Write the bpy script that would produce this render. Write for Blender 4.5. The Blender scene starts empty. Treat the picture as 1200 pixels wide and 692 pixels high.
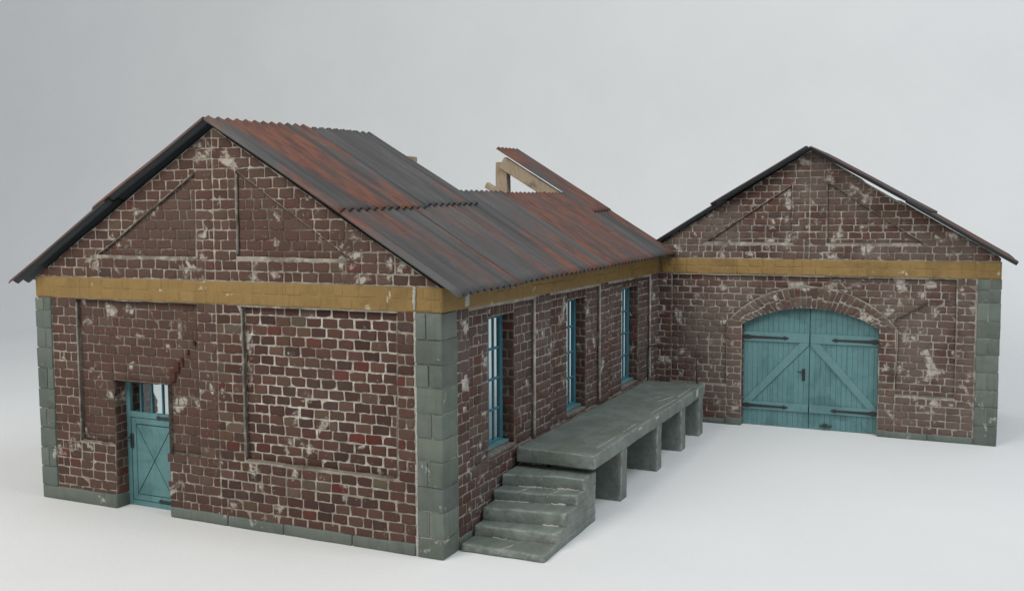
import bpy, bmesh, math, random
from mathutils import Vector, Matrix, noise
from mathutils.geometry import tessellate_polygon
R = random.Random(7)
S = bpy.context.scene
COL = S.collection
rad = math.radians

# ------------------------------------------------------------------ materials
def nt(name):
    m = bpy.data.materials.new(name); m.use_nodes = True
    n = m.node_tree; n.nodes.clear()
    out = n.nodes.new('ShaderNodeOutputMaterial')
    b = n.nodes.new('ShaderNodeBsdfPrincipled')
    n.links.new(b.outputs[0], out.inputs[0])
    return m, n, b
class G:
    """small helper round one node tree"""
    def __init__(s, tree): s.t = tree
    def new(s, kind, **kw):
        n = s.t.nodes.new(kind)
        for k, v in kw.items(): setattr(n, k, v)
        return n
    def put(s, sock, v):
        if hasattr(v, 'is_output'): s.t.links.new(v, sock)
        elif isinstance(v, (tuple, list)) and len(v) == 3 and sock.type == 'RGBA': sock.default_value = (*v, 1)
        else: sock.default_value = v
    def coord(s, scale=(1,1,1), attr=None, off=(0,0,0)):
        if attr:
            a = s.new('ShaderNodeAttribute'); a.attribute_name = attr; o = a.outputs['Vector']
        else:
            o = s.new('ShaderNodeTexCoord').outputs['Object']
        mp = s.new('ShaderNodeMapping'); mp.inputs['Scale'].default_value = scale; mp.inputs['Location'].default_value = off
        s.t.links.new(o, mp.inputs[0]); return mp.outputs[0]
    def noise(s, vec, scale, detail=4, rough=.55, dist=0):
        n = s.new('ShaderNodeTexNoise'); s.put(n.inputs['Vector'], vec)
        n.inputs['Scale'].default_value = scale; n.inputs['Detail'].default_value = detail
        n.inputs['Roughness'].default_value = rough; n.inputs['Distortion'].default_value = dist
        return n.outputs[0]
    def ramp(s, fac, lo, hi, a=0., b=1.):
        n = s.new('ShaderNodeMapRange'); n.interpolation_type = 'SMOOTHSTEP'
        s.put(n.inputs[0], fac); n.inputs[1].default_value = lo; n.inputs[2].default_value = hi
        n.inputs[3].default_value = a; n.inputs[4].default_value = b; return n.outputs[0]
    def mix(s, fac, a, b, mode='MIX'):
        n = s.new('ShaderNodeMix', data_type='RGBA', blend_type=mode)
        s.put(n.inputs[0], fac); s.put(n.inputs[6], a); s.put(n.inputs[7], b); return n.outputs[2]
    def math(s, op, a, b=0.):
        n = s.new('ShaderNodeMath', operation=op); s.put(n.inputs[0], a); s.put(n.inputs[1], b); return n.outputs[0]
    def attr(s, name): 
        a = s.new('ShaderNodeAttribute'); a.attribute_name = name; return a.outputs['Color']
    def bump(s, h, strength, dist):
        n = s.new('ShaderNodeBump'); n.inputs['Strength'].default_value = strength; n.inputs['Distance'].default_value = dist
        s.put(n.inputs['Height'], h); return n.outputs[0]
    def edge(s, lo, hi):
        g = s.new('ShaderNodeNewGeometry'); return s.ramp(g.outputs['Pointiness'], lo, hi)

PLASTER = (.51, .48, .42)
M = {}
def mat_brick(name='old_brick', film=(.108,.075,.062), lo=.45, amt=.45, sc=.60):
    m, n, b = nt(name); g = G(n); c = g.coord()
    base = g.attr('tint')
    v = g.ramp(g.noise(c, 14, 5, .65), .3, .7, .72, 1.28)
    vv = g.new('ShaderNodeCombineXYZ')
    col = g.mix(1., base, g.mix(g.noise(c, 30, 4, .7), (.7,.7,.7), (1.3,1.28,1.25)), 'MULTIPLY')
    col = g.mix(g.ramp(g.noise(c, .9, 5, .6), lo, lo+.21, 0, amt), col, film)        # old grime film
    scuff = g.math('MULTIPLY', g.ramp(g.noise(c, 3.3, 5, .58, .25), sc, sc+.085, 0, .75), g.ramp(g.noise(c, 16, 4, .65), .30, .52))
    fine = g.ramp(g.noise(c, 19, 6, .72, .5), .64, .72, 0, .8)
    col = g.mix(g.math('MAXIMUM', scuff, fine), col, PLASTER)
    g.put(b.inputs['Base Color'], col); b.inputs['Roughness'].default_value = .85
    b.inputs['Specular IOR Level'].default_value = .12
    g.put(b.inputs['Normal'], g.bump(g.noise(c, 26, 6, .7), .6, .02)); return m
def mat_mortar():
    m, n, b = nt('lime_mortar'); g = G(n); c = g.coord()
    f = g.ramp(g.noise(c, 1.1, 6, .65, .4), .34, .60)
    col = g.mix(f, (.165,.135,.112), (.38,.35,.30))
    col = g.mix(g.ramp(g.noise(c, 7, 6, .72), .47, .66, 0, .8), col, (.56,.53,.47))
    col = g.mix(1., col, g.attr('tint'), 'MULTIPLY')
    col = g.mix(g.ramp(g.noise(c, 5, 4, .6, 1), .60, .72, 0, .6), col, (.10,.08,.07))
    g.put(b.inputs['Base Color'], col); b.inputs['Roughness'].default_value = .9
    g.put(b.inputs['Normal'], g.bump(g.noise(c, 22, 6, .7), .8, .03)); return m
def mat_paint(name, col, col2, chip=.66, dirt=.5, rough=.6, pale=PLASTER, fine=.70, ch_scale=3.2):
    m, n, b = nt(name); g = G(n); c = g.coord()
    a = g.mix(g.noise(c, 5, 6, .65), col, col2)
    a = g.mix(g.ramp(g.noise(c, 1.6, 5, .6, .6), .45, .7, 0, dirt), a, tuple(x*.55 for x in col))
    a = g.mix(1., a, g.attr('tint'), 'MULTIPLY')
    a = g.mix(g.ramp(g.noise(g.coord((15,15,.9)), 1., 5, .65), .5, .72, 0, dirt*.8), a, tuple(x*.6 for x in col))
    chips = g.math('MULTIPLY', g.ramp(g.noise(c, ch_scale, 6, .65, .5), chip, chip+.05), g.ramp(g.noise(c, 15, 3), .35, .55))
    chips = g.math('MAXIMUM', chips, g.ramp(g.noise(c, 16, 6, .7), fine, fine+.06, 0, .7))
    a = g.mix(chips, a, pale)
    g.put(b.inputs['Base Color'], a); b.inputs['Roughness'].default_value = rough
    b.inputs['Specular IOR Level'].default_value = .35
    g.put(b.inputs['Normal'], g.bump(g.noise(c, 18, 6, .65), .5, .02)); return m
def mat_concrete(name, col, col2, edge=True):
    m, n, b = nt(name); g = G(n); c = g.coord()
    a = g.mix(g.ramp(g.noise(c, 2.2, 6, .65, .5), .3, .7), col, col2)
    a = g.mix(g.ramp(g.noise(g.coord((1,.3,1)), 7, 6, .7, .4), .45, .75, 0, .5), a, tuple(x*.6 for x in col))
    a = g.mix(g.ramp(g.noise(c, 6, 6, .7, .8), .64, .74, 0, .35), a, (.32,.34,.31))
    a = g.mix(g.ramp(g.noise(g.coord((11,.7,11)), 1., 6, .7, .3), .62, .72, 0, .22), a, (.26,.29,.27))
    a = g.mix(g.ramp(g.noise(c, 1.3, 6, .7, 1.), .46, .66, 0, .5), a, (.125,.128,.094))
    if edge:
        e = g.math('MULTIPLY', g.edge(.51, .56), g.ramp(g.noise(c, 5, 5, .7), .38, .6))
        a = g.mix(g.math('MULTIPLY', e, .7), a, (.36,.38,.35))
    g.put(b.inputs['Base Color'], a); b.inputs['Roughness'].default_value = .62
    b.inputs['Specular IOR Level'].default_value = .4
    g.put(b.inputs['Normal'], g.bump(g.noise(c, 9, 8, .68), .55, .04)); return m
def mat_plain(name, col, rough=.6, var=.25, scale=6, bump=.3, spec=.3, metal=0):
    m, n, b = nt(name); g = G(n); c = g.coord()
    a = g.mix(g.noise(c, scale, 6, .65), tuple(x*(1-var) for x in col), tuple(x*(1+var) for x in col))
    g.put(b.inputs['Base Color'], a); b.inputs['Roughness'].default_value = rough
    b.inputs['Specular IOR Level'].default_value = spec; b.inputs['Metallic'].default_value = metal
    g.put(b.inputs['Normal'], g.bump(g.noise(c, scale*5, 5, .65), bump, .015)); return m
def mat_roof(name, rustiness):
    m, n, b = nt(name); g = G(n)
    streak = g.noise(g.coord((5.5,.26,1), 'suv'), 1., 5, .55, .2)
    broad = g.noise(g.coord((.75,.28,1), 'suv', (3.1,1.7,0)), 1., 5, .6, .3)
    fine = g.noise(g.coord((11,1.1,1), 'suv'), 2., 6, .62)
    c = g.coord()
    a = g.mix(g.ramp(streak, .3, .7), (.048,.047,.048), (.095,.094,.095))
    rust = g.ramp(g.math('ADD', g.math('MULTIPLY', streak, .45), g.math('MULTIPLY', broad, .65)), .55-rustiness, .675-rustiness)
    rc = g.mix(g.ramp(fine, .35, .65), (.078,.036,.029), (.185,.067,.038))
    a = g.mix(g.math('MULTIPLY', rust, .8), a, rc)
    a = g.mix(g.ramp(fine, .58, .74, 0, .3), a, (.028,.024,.022))
    a = g.mix(g.ramp(g.noise(g.coord((8,.6,1), 'suv', (9,2,0)), 1.3, 5, .6), .60, .74, 0, .5), a, (.145,.14,.138))
    g.put(b.inputs['Base Color'], a); b.inputs['Roughness'].default_value = .58
    b.inputs['Specular IOR Level'].default_value = .25
    g.put(b.inputs['Normal'], g.bump(fine, .35, .02)); return m
def mat_timber():
    m, n, b = nt('weathered_timber'); g = G(n); c = g.coord((1,1,1))
    gr = g.noise(g.coord((9,9,1.4)), 3, 6, .65, .6)
    a = g.mix(gr, (.20,.135,.085), (.44,.36,.26))
    a = g.mix(g.ramp(g.noise(c, 4, 5, .65), .55, .72, 0, .6), a, (.09,.065,.05))
    g.put(b.inputs['Base Color'], a); b.inputs['Roughness'].default_value = .8
    g.put(b.inputs['Normal'], g.bump(gr, .6, .02)); return m
def mat_glass():
    m, n, b = nt('window_glass'); g = G(n)
    tr = g.new('ShaderNodeBsdfTransparent'); tr.inputs[0].default_value = (.88,.92,.92,1)
    gl = g.new('ShaderNodeBsdfGlossy'); gl.inputs['Roughness'].default_value = .08
    mx = g.new('ShaderNodeMixShader'); mx.inputs[0].default_value = .07
    n.links.new(tr.outputs[0], mx.inputs[1]); n.links.new(gl.outputs[0], mx.inputs[2])
    n.links.new(mx.outputs[0], [x for x in n.nodes if x.type == 'OUTPUT_MATERIAL'][0].inputs[0]); n.nodes.remove(b); return m
def mat_backdrop():
    m, n, b = nt('white_paper'); g = G(n); c = g.coord()
    a = g.mix(g.noise(c, .35, 5, .6), (.675,.685,.69), (.75,.755,.752))
    a = g.mix(g.ramp(g.noise(c, 3.5, 7, .75, 1.2), .66, .76, 0, .3), a, (.62,.63,.64))
    g.put(b.inputs['Base Color'], a); b.inputs['Roughness'].default_value = .85
    b.inputs['Specular IOR Level'].default_value = .2
    g.put(b.inputs['Normal'], g.bump(g.noise(c, 11, 8, .7), .25, .03)); return m
M['brick'] = mat_brick(); M['brick_dusty'] = mat_brick('dusty_brick', (.170,.138,.116), .38, .58, .575); M['brick_mauve'] = mat_brick('mauve_brick', (.115,.096,.092), .38, .55, .59); M['mortar'] = mat_mortar()  # brick_mauve: the same brick toned mauve-grey, for the windowed side wall
M['yellow'] = mat_paint('ochre_paint', (.225,.142,.047), (.295,.188,.066), chip=.625, dirt=.45, rough=.65, pale=(.50,.45,.33))
M['green'] = mat_paint('grey_green_stone', (.112,.136,.116), (.152,.172,.148), chip=.61, dirt=.5, rough=.65, pale=(.36,.37,.33))
M['pale'] = mat_plain('pale_plaster', (.40,.39,.35), .9, .35, 9, .8)
M['concrete'] = mat_concrete('grey_green_concrete', (.115,.145,.128), (.182,.21,.19))
M['teal'] = mat_paint('teal_paint', (.088,.20,.212), (.135,.265,.272), chip=.72, dirt=.6, rough=.5, pale=(.2,.3,.3), fine=.74)
M['teal_dark'] = mat_plain('deep_teal_paint', (.05,.155,.20), .5, .3)
M['teal_grey'] = mat_paint('faded_teal_paint', (.105,.215,.23), (.14,.26,.27), chip=.72, dirt=.4, rough=.55, pale=(.26,.33,.33), fine=.73)
M['groove'] = mat_plain('dark_groove', (.035,.085,.095), .7, .3)
M['iron'] = mat_plain('black_iron', (.02,.021,.022), .45, .4, 12, .4, .5)
M['roof'] = mat_roof('corrugated_iron', .012); M['roof_rusty'] = mat_roof('rusty_corrugated_iron', .085); M['roof_dark'] = mat_plain('dark_roof_iron', (.035,.042,.045), .5, .35, 5)  # roof_dark: plain near-black blue-green for the undersides of the sheets
M['timber'] = mat_timber(); M['glass'] = mat_glass(); M['paper'] = mat_backdrop()

# ------------------------------------------------------------------ object helpers
def root(name, loc, label, cat, group=None):
    o = bpy.data.objects.new(name, None); COL.objects.link(o); o.location = loc; o.empty_display_size = .2
    o['label'] = label; o['category'] = cat
    if group: o['group'] = group
    return o
def offset(o):
    v = Vector((0,0,0))
    while o: v += o.location; o = o.parent
    return v
class MB:
    """mesh builder in world coordinates with a tint and a sheet coordinate"""
    def __init__(s):
        s.bm = bmesh.new(); s.t = s.bm.loops.layers.float_color.new('tint'); s.u = s.bm.verts.layers.float_vector.new('suv')
        s.mats = []
    def mi(s, m):
        if m not in s.mats: s.mats.append(m)
        return s.mats.index(m)
    def face(s, vs, m, tint=(1,1,1), smooth=False):
        vs = [v if isinstance(v, bmesh.types.BMVert) else s.bm.verts.new(v) for v in vs]
        try: f = s.bm.faces.new(vs)
        except ValueError: return None
        f.material_index = s.mi(m); f.smooth = smooth
        for l in f.loops: l[s.t] = (*tint, 1)
        return f
    def tag_new(s, before, m, tint=(1,1,1), smooth=False):
        for f in s.bm.faces:
            if f.index == -1 or f not in before:
                f.material_index = s.mi(m); f.smooth = smooth
                for l in f.loops: l[s.t] = (*tint, 1)
    def add(s, other, m, tint=(1,1,1), smooth=False):
        """append another bmesh"""
        mp = {v: s.bm.verts.new(v.co) for v in other.verts}
        for f in other.faces: s.face([mp[v] for v in f.verts], m, tint, smooth)
        other.free()
    def build(s, name, parent=None, label=None):
        me = bpy.data.meshes.new(name)
        if parent:
            bmesh.ops.translate(s.bm, verts=s.bm.verts[:], vec=-offset(parent))
        bmesh.ops.recalc_face_normals(s.bm, faces=s.bm.faces[:]) if getattr(s, 'recalc', True) else None
        s.bm.to_mesh(me); s.bm.free()
        for m in s.mats: me.materials.append(M[m])
        o = bpy.data.objects.new(name, me); COL.objects.link(o)
        if parent: o.parent = parent
        if label: o['label'] = label
        return o
def box_bm(a, b, bev=.01, seg=.0, rough=0., seed=0, segs=2, smooth_it=1, nscale=2.2):
    """a block between corners a, b: bevelled, subdivided and roughened"""
    bm = bmesh.new(); bmesh.ops.create_cube(bm, size=1)
    sz = Vector(b)-Vector(a); ce = (Vector(a)+Vector(b))/2
    for v in bm.verts: v.co = Vector((v.co.x*sz.x, v.co.y*sz.y, v.co.z*sz.z))+ce
    if seg:
        for ax in range(3):
            n = int(abs(sz[ax])/seg)
            for k in range(1, n):
                p = Vector((0,0,0)); p[ax] = a[ax]+sz[ax]*k/n; no = Vector((0,0,0)); no[ax] = 1
                bmesh.ops.bisect_plane(bm, geom=bm.verts[:]+bm.edges[:]+bm.faces[:], plane_co=p, plane_no=no)
    if bev:
        es = [e for e in bm.edges if len(e.link_faces) == 2 and e.calc_face_angle() > .5]
        bmesh.ops.bevel(bm, geom=es, offset=bev, segments=segs, affect='EDGES', profile=.5, clamp_overlap=True)
    if rough:
        for v in bm.verts:
            q = v.co*nscale+Vector((seed*7.1, seed*3.3, seed*1.7))
            v.co += Vector((noise.noise(q), noise.noise(q+Vector((31,0,0))), noise.noise(q+Vector((0,57,0)))))*rough \
                  + Vector((noise.noise(q*3.7), noise.noise(q*3.7+Vector((31,0,0))), noise.noise(q*3.7+Vector((0,57,0)))))*rough*.4
    return bm
def bar_bm(p, q, w, h, up=Vector((0,0,1)), bev=.006, ends=0):
    """squared bar from p to q"""
    p, q = Vector(p), Vector(q); d = q-p; L = d.length
    bm = box_bm((-w/2, 0, -h/2), (w/2, L, h/2), bev, .25 if L > .6 else 0)
    y = d.normalized(); x = y.cross(up).normalized(); z = x.cross(y)
    mt = Matrix((x, y, z)).transposed().to_4x4(); mt.translation = p
    bmesh.ops.transform(bm, matrix=mt, verts=bm.verts[:]); return bm
def tube_bm(pts, r, n=8):
    bm = bmesh.new(); rings = []
    pts = [Vector(p) for p in pts]
    for i, p in enumerate(pts):
        d = (pts[min(i+1, len(pts)-1)]-pts[max(i-1, 0)]).normalized()
        a = d.cross(Vector((.3,.9,.1))).normalized(); b = d.cross(a)
        rings.append([bm.verts.new(p+(a*math.cos(t*2*math.pi/n)+b*math.sin(t*2*math.pi/n))*r) for t in range(n)])
    for A, B in zip(rings, rings[1:]):
        for k in range(n): bm.faces.new((A[k], A[(k+1) % n], B[(k+1) % n], B[k]))
    bm.faces.new(rings[0]); bm.faces.new(rings[-1]); return bm

# ------------------------------------------------------------------ brickwork
class Frame:
    def __init__(s, O, U, N): s.O, s.U, s.N = Vector(O), Vector(U), Vector(N)
    def p(s, u, v, w=0.): return s.O+s.U*u+Vector((0,0,v))+s.N*w
def area(P): return .5*sum(a[0]*b[1]-b[0]*a[1] for a, b in zip(P, P[1:]+P[:1]))
def cen(P): return (sum(p[0] for p in P)/len(P), sum(p[1] for p in P)/len(P))
def clip(P, pt, n):
    """keep the part of convex P with (x-pt).n >= 0"""
    o = []
    for a, b in zip(P, P[1:]+P[:1]):
        da = (a[0]-pt[0])*n[0]+(a[1]-pt[1])*n[1]; db = (b[0]-pt[0])*n[0]+(b[1]-pt[1])*n[1]
        if da >= 0: o.append(a)
        if da*db < 0:
            t = da/(da-db); o.append((a[0]+(b[0]-a[0])*t, a[1]+(b[1]-a[1])*t))
    return o
def inset(P, d):
    Q = list(P); n = len(P)
    for i in range(n):
        a, b = P[i], P[(i+1) % n]; ex, ey = b[0]-a[0], b[1]-a[1]; L = math.hypot(ex, ey)
        if L < 1e-6: continue
        nx, ny = -ey/L, ex/L
        Q = clip(Q, (a[0]+nx*d, a[1]+ny*d), (nx, ny))
        if len(Q) < 3: return None
    return Q
PAL = [((.085,.045,.036),10), ((.097,.053,.042),9), ((.071,.039,.033),8), ((.108,.068,.051),4), ((.105,.036,.030),2.2), ((.115,.030,.026),.5), ((.112,.082,.062),1.6), ((.059,.035,.031),6)]
def tint(pal=PAL, sh=1.):
    r = R.random()*sum(w for _, w in pal)
    for c, w in pal:
        r -= w
        if r <= 0: break
    k = R.uniform(.84, 1.16)*sh*1.03
    return tuple(x*k*R.uniform(.95,1.05) for x in c)
def put_brick(mb, fr, P, w0, mat='brick', tn=None, h=None, gap=.0078, jit=.0075):
    if area(P) < 0: P = P[::-1]
    if abs(area(P)) < .0016: return
    P = inset(P, gap*R.uniform(.7, 1.3))
    if not P or abs(area(P)) < .0011: return
    h = h if h is not None else R.uniform(.004, .012)
    # resample outline, round corners a little, jitter
    pts = []
    n = len(P)
    for i in range(n):
        a, b = P[i], P[(i+1) % n]; L = math.hypot(b[0]-a[0], b[1]-a[1])
        if L < .03: pts.append(a); continue
        c = min(.012, L*.14); k = max(1, int(L/.075))
        ts = [c/L]+[j/k for j in range(1, k)]+[1-c/L]
        for t in ts: pts.append((a[0]+(b[0]-a[0])*t+R.uniform(-jit,jit), a[1]+(b[1]-a[1])*t+R.uniform(-jit,jit)))
    cx, cy = cen(pts); tx, ty = R.uniform(-.03,.03), R.uniform(-.05,.05)
    if tn is None:
        k = R.uniform(.86,1.1); k = 1+(k-1)*.45; tn = tint() if mat.startswith('brick') else (k,k,k*R.uniform(.95,1.03))
    rings = []
    sz = max(.04, min(max(p[0] for p in P)-min(p[0] for p in P), max(p[1] for p in P)-min(p[1] for p in P)))
    for f, hh in ((1., -.006), (1-.008/sz, h*.7), (1-.034/sz, h)):
        f = max(f, .3)
        rings.append([mb.bm.verts.new(fr.p(cx+(p[0]-cx)*f, cy+(p[1]-cy)*f, w0+hh+(tx*(p[0]-cx)+ty*(p[1]-cy) if hh > 0 else 0))) for p in pts])
    m = len(pts)
    for A, B in zip(rings, rings[1:]):
        for k in range(m): mb.face([A[k], A[(k+1) % m], B[(k+1) % m], B[k]], mat, tn, True)
    mb.face(rings[-1], mat, tn, True)
def lay(mb, fr, u0, u1, v0, v1, course=.137, ln=.25, splits=lambda v: [], lines=(), depth=lambda u, v: 0., mat='brick', gap=.0078, edge=0., tn=None, start=0, h=None, film=None):
    """courses of bricks; splits(v) forces upright joints, lines are (pt, n, bbox) sloping joints, depth gives the face's level or None"""
    n = max(1, round((v1-v0)/course)); ch = (v1-v0)/n
    for k in range(n):
        a, b = v0+k*ch, v0+(k+1)*ch; vm = (a+b)/2
        us = sorted(x for x in splits(vm) if u0 < x < u1)
        stops = [u0]+us+[u1]
        for i in range(len(stops)-1):
            x, e = stops[i], stops[i+1]; first = True
            while x < e-.01:
                L = ln*R.uniform(.93, 1.07)
                if R.random() < .10: L *= .55
                if first: L = ln*(.5 if (k+start) % 2 else 1.)*R.uniform(.92,1.08); first = False
                if e-(x+L) < ln*.3: L = e-x
                dy = R.uniform(-.004,.004)
                pieces = [[(x,a+dy),(x+L,a+dy),(x+L,b+dy),(x,b+dy)]]
                for pt, nn, bb in lines:
                    if x > bb[1] or x+L < bb[0] or a > bb[3] or b < bb[2]: continue
                    np_ = []
                    for P in pieces:
                        for sg in (1, -1):
                            Q = clip(P, pt, (nn[0]*sg, nn[1]*sg))
                            if len(Q) >= 3 and abs(area(Q)) > .0012: np_.append(Q)
                    pieces = np_
                for P in pieces:
                    c = cen(P); d = depth(*c)
                    if d is None: continue
                    t2, g2 = tn, gap
                    if film:
                        f = film(*c); t0 = tint(); t2 = tuple(x+(y-x)*f for x, y in zip(t0, (.102,.062,.051))); g2 = .0082-.0042*f
                    put_brick(mb, fr, P, d, mat, t2, h, gap=g2, jit=.0075 if mat.startswith('brick') else .002)
                x += L
def densify(P, step=.22, j=.006):
    o = []
    for a, b in zip(P, P[1:]+P[:1]):
        L = math.hypot(b[0]-a[0], b[1]-a[1]); k = max(1, int(L/step))
        for i in range(k):
            t = i/k; q = (a[0]+(b[0]-a[0])*t, a[1]+(b[1]-a[1])*t)
            o.append((q[0]+R.uniform(-j,j), q[1]+R.uniform(-j,j)) if i else q)
    return o
def sheet(mb, fr, outer, holes, w, mat, tn=(.8,.8,.8)):
    loops = [[Vector((x,y,0)) for x, y in P] for P in [outer]+holes]
    flat = [p for L in loops for p in L]
    vs = [mb.bm.verts.new(fr.p(p.x, p.y, w)) for p in flat]
    for t in tessellate_polygon(loops): mb.face([vs[i] for i in t], mat, tn)
def skirt(mb, fr, P, w0, w1, mat, closed=True):
    A = [mb.bm.verts.new(fr.p(x,y,w0)) for x, y in P]; B = [mb.bm.verts.new(fr.p(x,y,w1)) for x, y in P]
    for k in range(len(P) if closed else len(P)-1): mb.face([A[k], A[(k+1) % len(P)], B[(k+1) % len(P)], B[k]], mat, (.5,.48,.45))
def inside(P, u, v):
    c = False
    for a, b in zip(P, P[1:]+P[:1]):
        if (a[1] > v) != (b[1] > v) and u < (b[0]-a[0])*(v-a[1])/(b[1]-a[1])+a[0]: c = not c
    return c
def line(a, b, pad=.02):
    d = (b[0]-a[0], b[1]-a[1]); L = math.hypot(*d)
    return ((a[0],a[1]), (-d[1]/L, d[0]/L), (min(a[0],b[0])-pad, max(a[0],b[0])+pad, min(a[1],b[1])-pad, max(a[1],b[1])+pad))
jag = {}
def jagged(key, x, v, amp=.05, step=.137):
    k = (key, round(v/step))
    if k not in jag: jag[k] = R.uniform(-amp, amp)
    return x+jag[k]
def blocks(mb, x0, x1, y0, y1, zs, mat='green', core='pale', j=.012, rough=.008, split='x', bev=.010):
    """a pier of stone blocks with pale joints between them"""
    mb.add(box_bm((x0+.018,y0+.018,zs[0]+.01), (x1-.018,y1-.018,zs[-1]-.01), 0), core)
    for k, (a, b) in enumerate(zip(zs, zs[1:])):
        g = R.uniform(.003, .007)
        cuts = [x0, x1]
        if k % 2 == 1 and x1-x0 > .25: cuts = [x0, x0+(x1-x0)*R.uniform(.4,.6), x1]
        for p, q in zip(cuts, cuts[1:]):
            t = R.uniform(.84,1.14)
            mb.add(box_bm((p+(.005 if p > x0 else R.uniform(-.006,.005)), y0+R.uniform(-.008,.006), a+g), (q-(.005 if q < x1 else R.uniform(-.006,.006)), y1, b-g), bev, .1, rough, R.random()*9), mat, (t,t*R.uniform(.97,1.02),t*R.uniform(.95,1.04)), smooth=True)

BT, BB = 3.415, 3.105       # ochre band top, bottom
TH = .28                    # wall thickness

# ------------------------------------------------------------------ goods shed
shed = root('goods_shed', (-3.5, 4.7, 0), 'left brick shed with narrow teal side door, tall slit windows and broken rusty iron roof', 'shed')

def gable_slopes(xl, xr, zb, xa, za): return line((xl,zb),(xa,za),.4), line((xa,za),(xr,zb),.4)

def front_gable():
    fr = Frame((0,0,0), (1,0,0), (0,-1,0)); mb = MB()
    dl, dr, dt = -5.5, -4.45, 1.92
    lp = [(-6.2,.955),(dl,.955),(dl,0),(-6.99,0),(-6.99,BT),(-3.5,5.50),(-.01,BT),(-.01,0),(dr,0),(dr,.89),(-3.87,.89),(-3.87,3.09),(-6.2,3.09)]
    rp = [(-3.08,.965),(-.66,.965),(-.62,3.08),(-3.1,3.08)]
    pl = [(-6.2,.955),(dl,.955),(dl,dt),(dr,dt),(dr,.89),(-3.87,.89),(-3.87,3.09),(-6.2,3.09)]
    tl = [(-5.72,3.755),(-3.86,3.745),(-3.83,4.92)]
    tr = [(-3.145,3.76),(-1.30,3.75),(-3.135,4.92)]
    D = -.075
    sheet(mb, fr, densify(lp), [densify(rp), densify(tl), densify(tr)], 0, 'mortar', (.85,.83,.8))
    for P in (rp, pl, tl, tr):
        dd = D if P in (rp, pl) else -.045
        Q = densify(P, .15, .009); sheet(mb, fr, Q, [], dd, 'mortar', (1.15,1.15,1.15) if P is rp else (.5,.47,.44))
        if P is not pl: skirt(mb, fr, Q, 0, dd, 'mortar')
        # lumpy plaster lip along the recess
    for a, b in (((-6.2,.955),(-6.2,3.09)), ((-6.2,3.09),(-3.87,3.09)), ((-3.87,.89),(-3.87,3.09)), ((-3.87,.89),(dr,.89)), ((-6.2,.955),(dl,.955))):
        skirt(mb, fr, [a, b], 0, D, 'mortar', False)
    back = [(-6.99,0),(dl,0),(dl,dt),(dr,dt),(dr,0),(-.01,0),(-.01,BT),(-3.5,5.5),(-6.99,BT)]
    sheet(mb, fr, back, [], -TH, 'mortar'); skirt(mb, fr, [(dr,0),(-.01,0),(-.01,BT),(-3.5,5.5),(-6.99,BT),(-6.99,0),(dl,0)], 0, -TH, 'mortar', False)
    skirt(mb, fr, [(dl,0),(dl,dt),(dr,dt),(dr,0)], 0, -TH, 'mortar', False)
    def dep(u, v):
        if dl < u < dr and v < dt: return None
        if inside(pl, u, v) or inside(rp, u, v): return D
        if inside(tl, u, v) or inside(tr, u, v): return -.045
        return 0.
    def sp(v):
        s = [-3.53]
        if .9 < v < 3.09: s += [-6.2, -3.87, -3.09, -.64]
        if v < dt: s += [dl, jagged('doorR', dr, v, .055)]
        if 3.75 < v < 4.92: s += [-3.845, -3.14]
        return s
    flm = lambda u, v: .72 if inside(tl,u,v) or inside(tr,u,v) else (.62 if u < -3.53 and v > .9 and v < 3.1 else (.12 if u > -3.53 and v < 3.1 else .45))
    lay(mb, fr, -6.70, -.385, .12, BB, splits=sp, depth=dep, film=flm)
    sl = gable_slopes(-6.99, -.01, BT, -3.5, 5.5)
    def depg(u, v):
        if v > BT+(5.5-BT)*(1-abs(u+3.5)/3.49)-.02: return None
        return dep(u, v)
    lay(mb, fr, -6.99, -.01, BT+.012, 5.5, splits=sp, depth=depg, lines=[*sl, line(tl[0], tl[2]), line(tr[1], tr[2])], film=flm)
    # reveals of the doorway
    lay(mb, Frame((dl,0,0), (0,1,0), (1,0,0)), .01, TH, .2, dt, tn=None)
    lay(mb, Frame((dr,TH,0), (0,-1,0), (-1,0,0)), .0, TH-.01, .2, dt)
    # gouge running up from the door head
    pts = [(-4.40,2.02),(-4.30,2.16),(-4.22,2.22),(-4.1,2.38),(-3.98,2.52),(-3.9,2.7),(-3.80,2.84)]
    for k, (x, z) in enumerate(pts):
        r = (.066,.05,.03,.02,.014,.012,.01)[k]
        for q in range(2):
            mb.add(box_bm((x-r+R.uniform(-.03,.03),.03,z-r*1.2), (x+r*.7,.081,z+r*1.4+R.uniform(0,.03)), .02, .05, .022, k+q*9), 'brick', (.085,.038,.031), smooth=True)
    # smeared plaster along the recess edges
    for a, b, w in (((-6.2,1.0),(-6.2,3.05),.02), ((-3.075,1.0),(-3.1,3.05),.022), ((-.66,1.0),(-.63,3.05),.02), ((-3.05,.965),(-.7,.965),.022), ((-6.15,.955),(-5.55,.955),.024), ((-4.4,.89),(-3.6,.89),.022),
                    ((-3.14,3.8),(-3.13,4.88),.028), ((-3.12,4.92),(-1.9,4.16),.013), ((-5.6,3.82),(-3.86,4.9),.014)):
        n = 9; P = [(a[0]+(b[0]-a[0])*i/n+R.uniform(-.008,.008), a[1]+(b[1]-a[1])*i/n+R.uniform(-.008,.008)) for i in range(n+1)]
        mb.add(tube_bm([fr.p(x, z, -(w*.75-.005)) for x, z in P], w*.75, 10), 'mortar', (.62,.61,.60) if abs(a[0]-b[0]) < .06 and w > .019 else (.5,.46,.42), smooth=True)
    w = mb.build('gable_wall', shed)
    c = MB(); f2 = Frame((0,-.012,0), (1,0,0), (0,-1,0))
    c.add(box_bm((-7.01,-.012,BB), (.015,.12,BT), .004), 'yellow')
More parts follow.
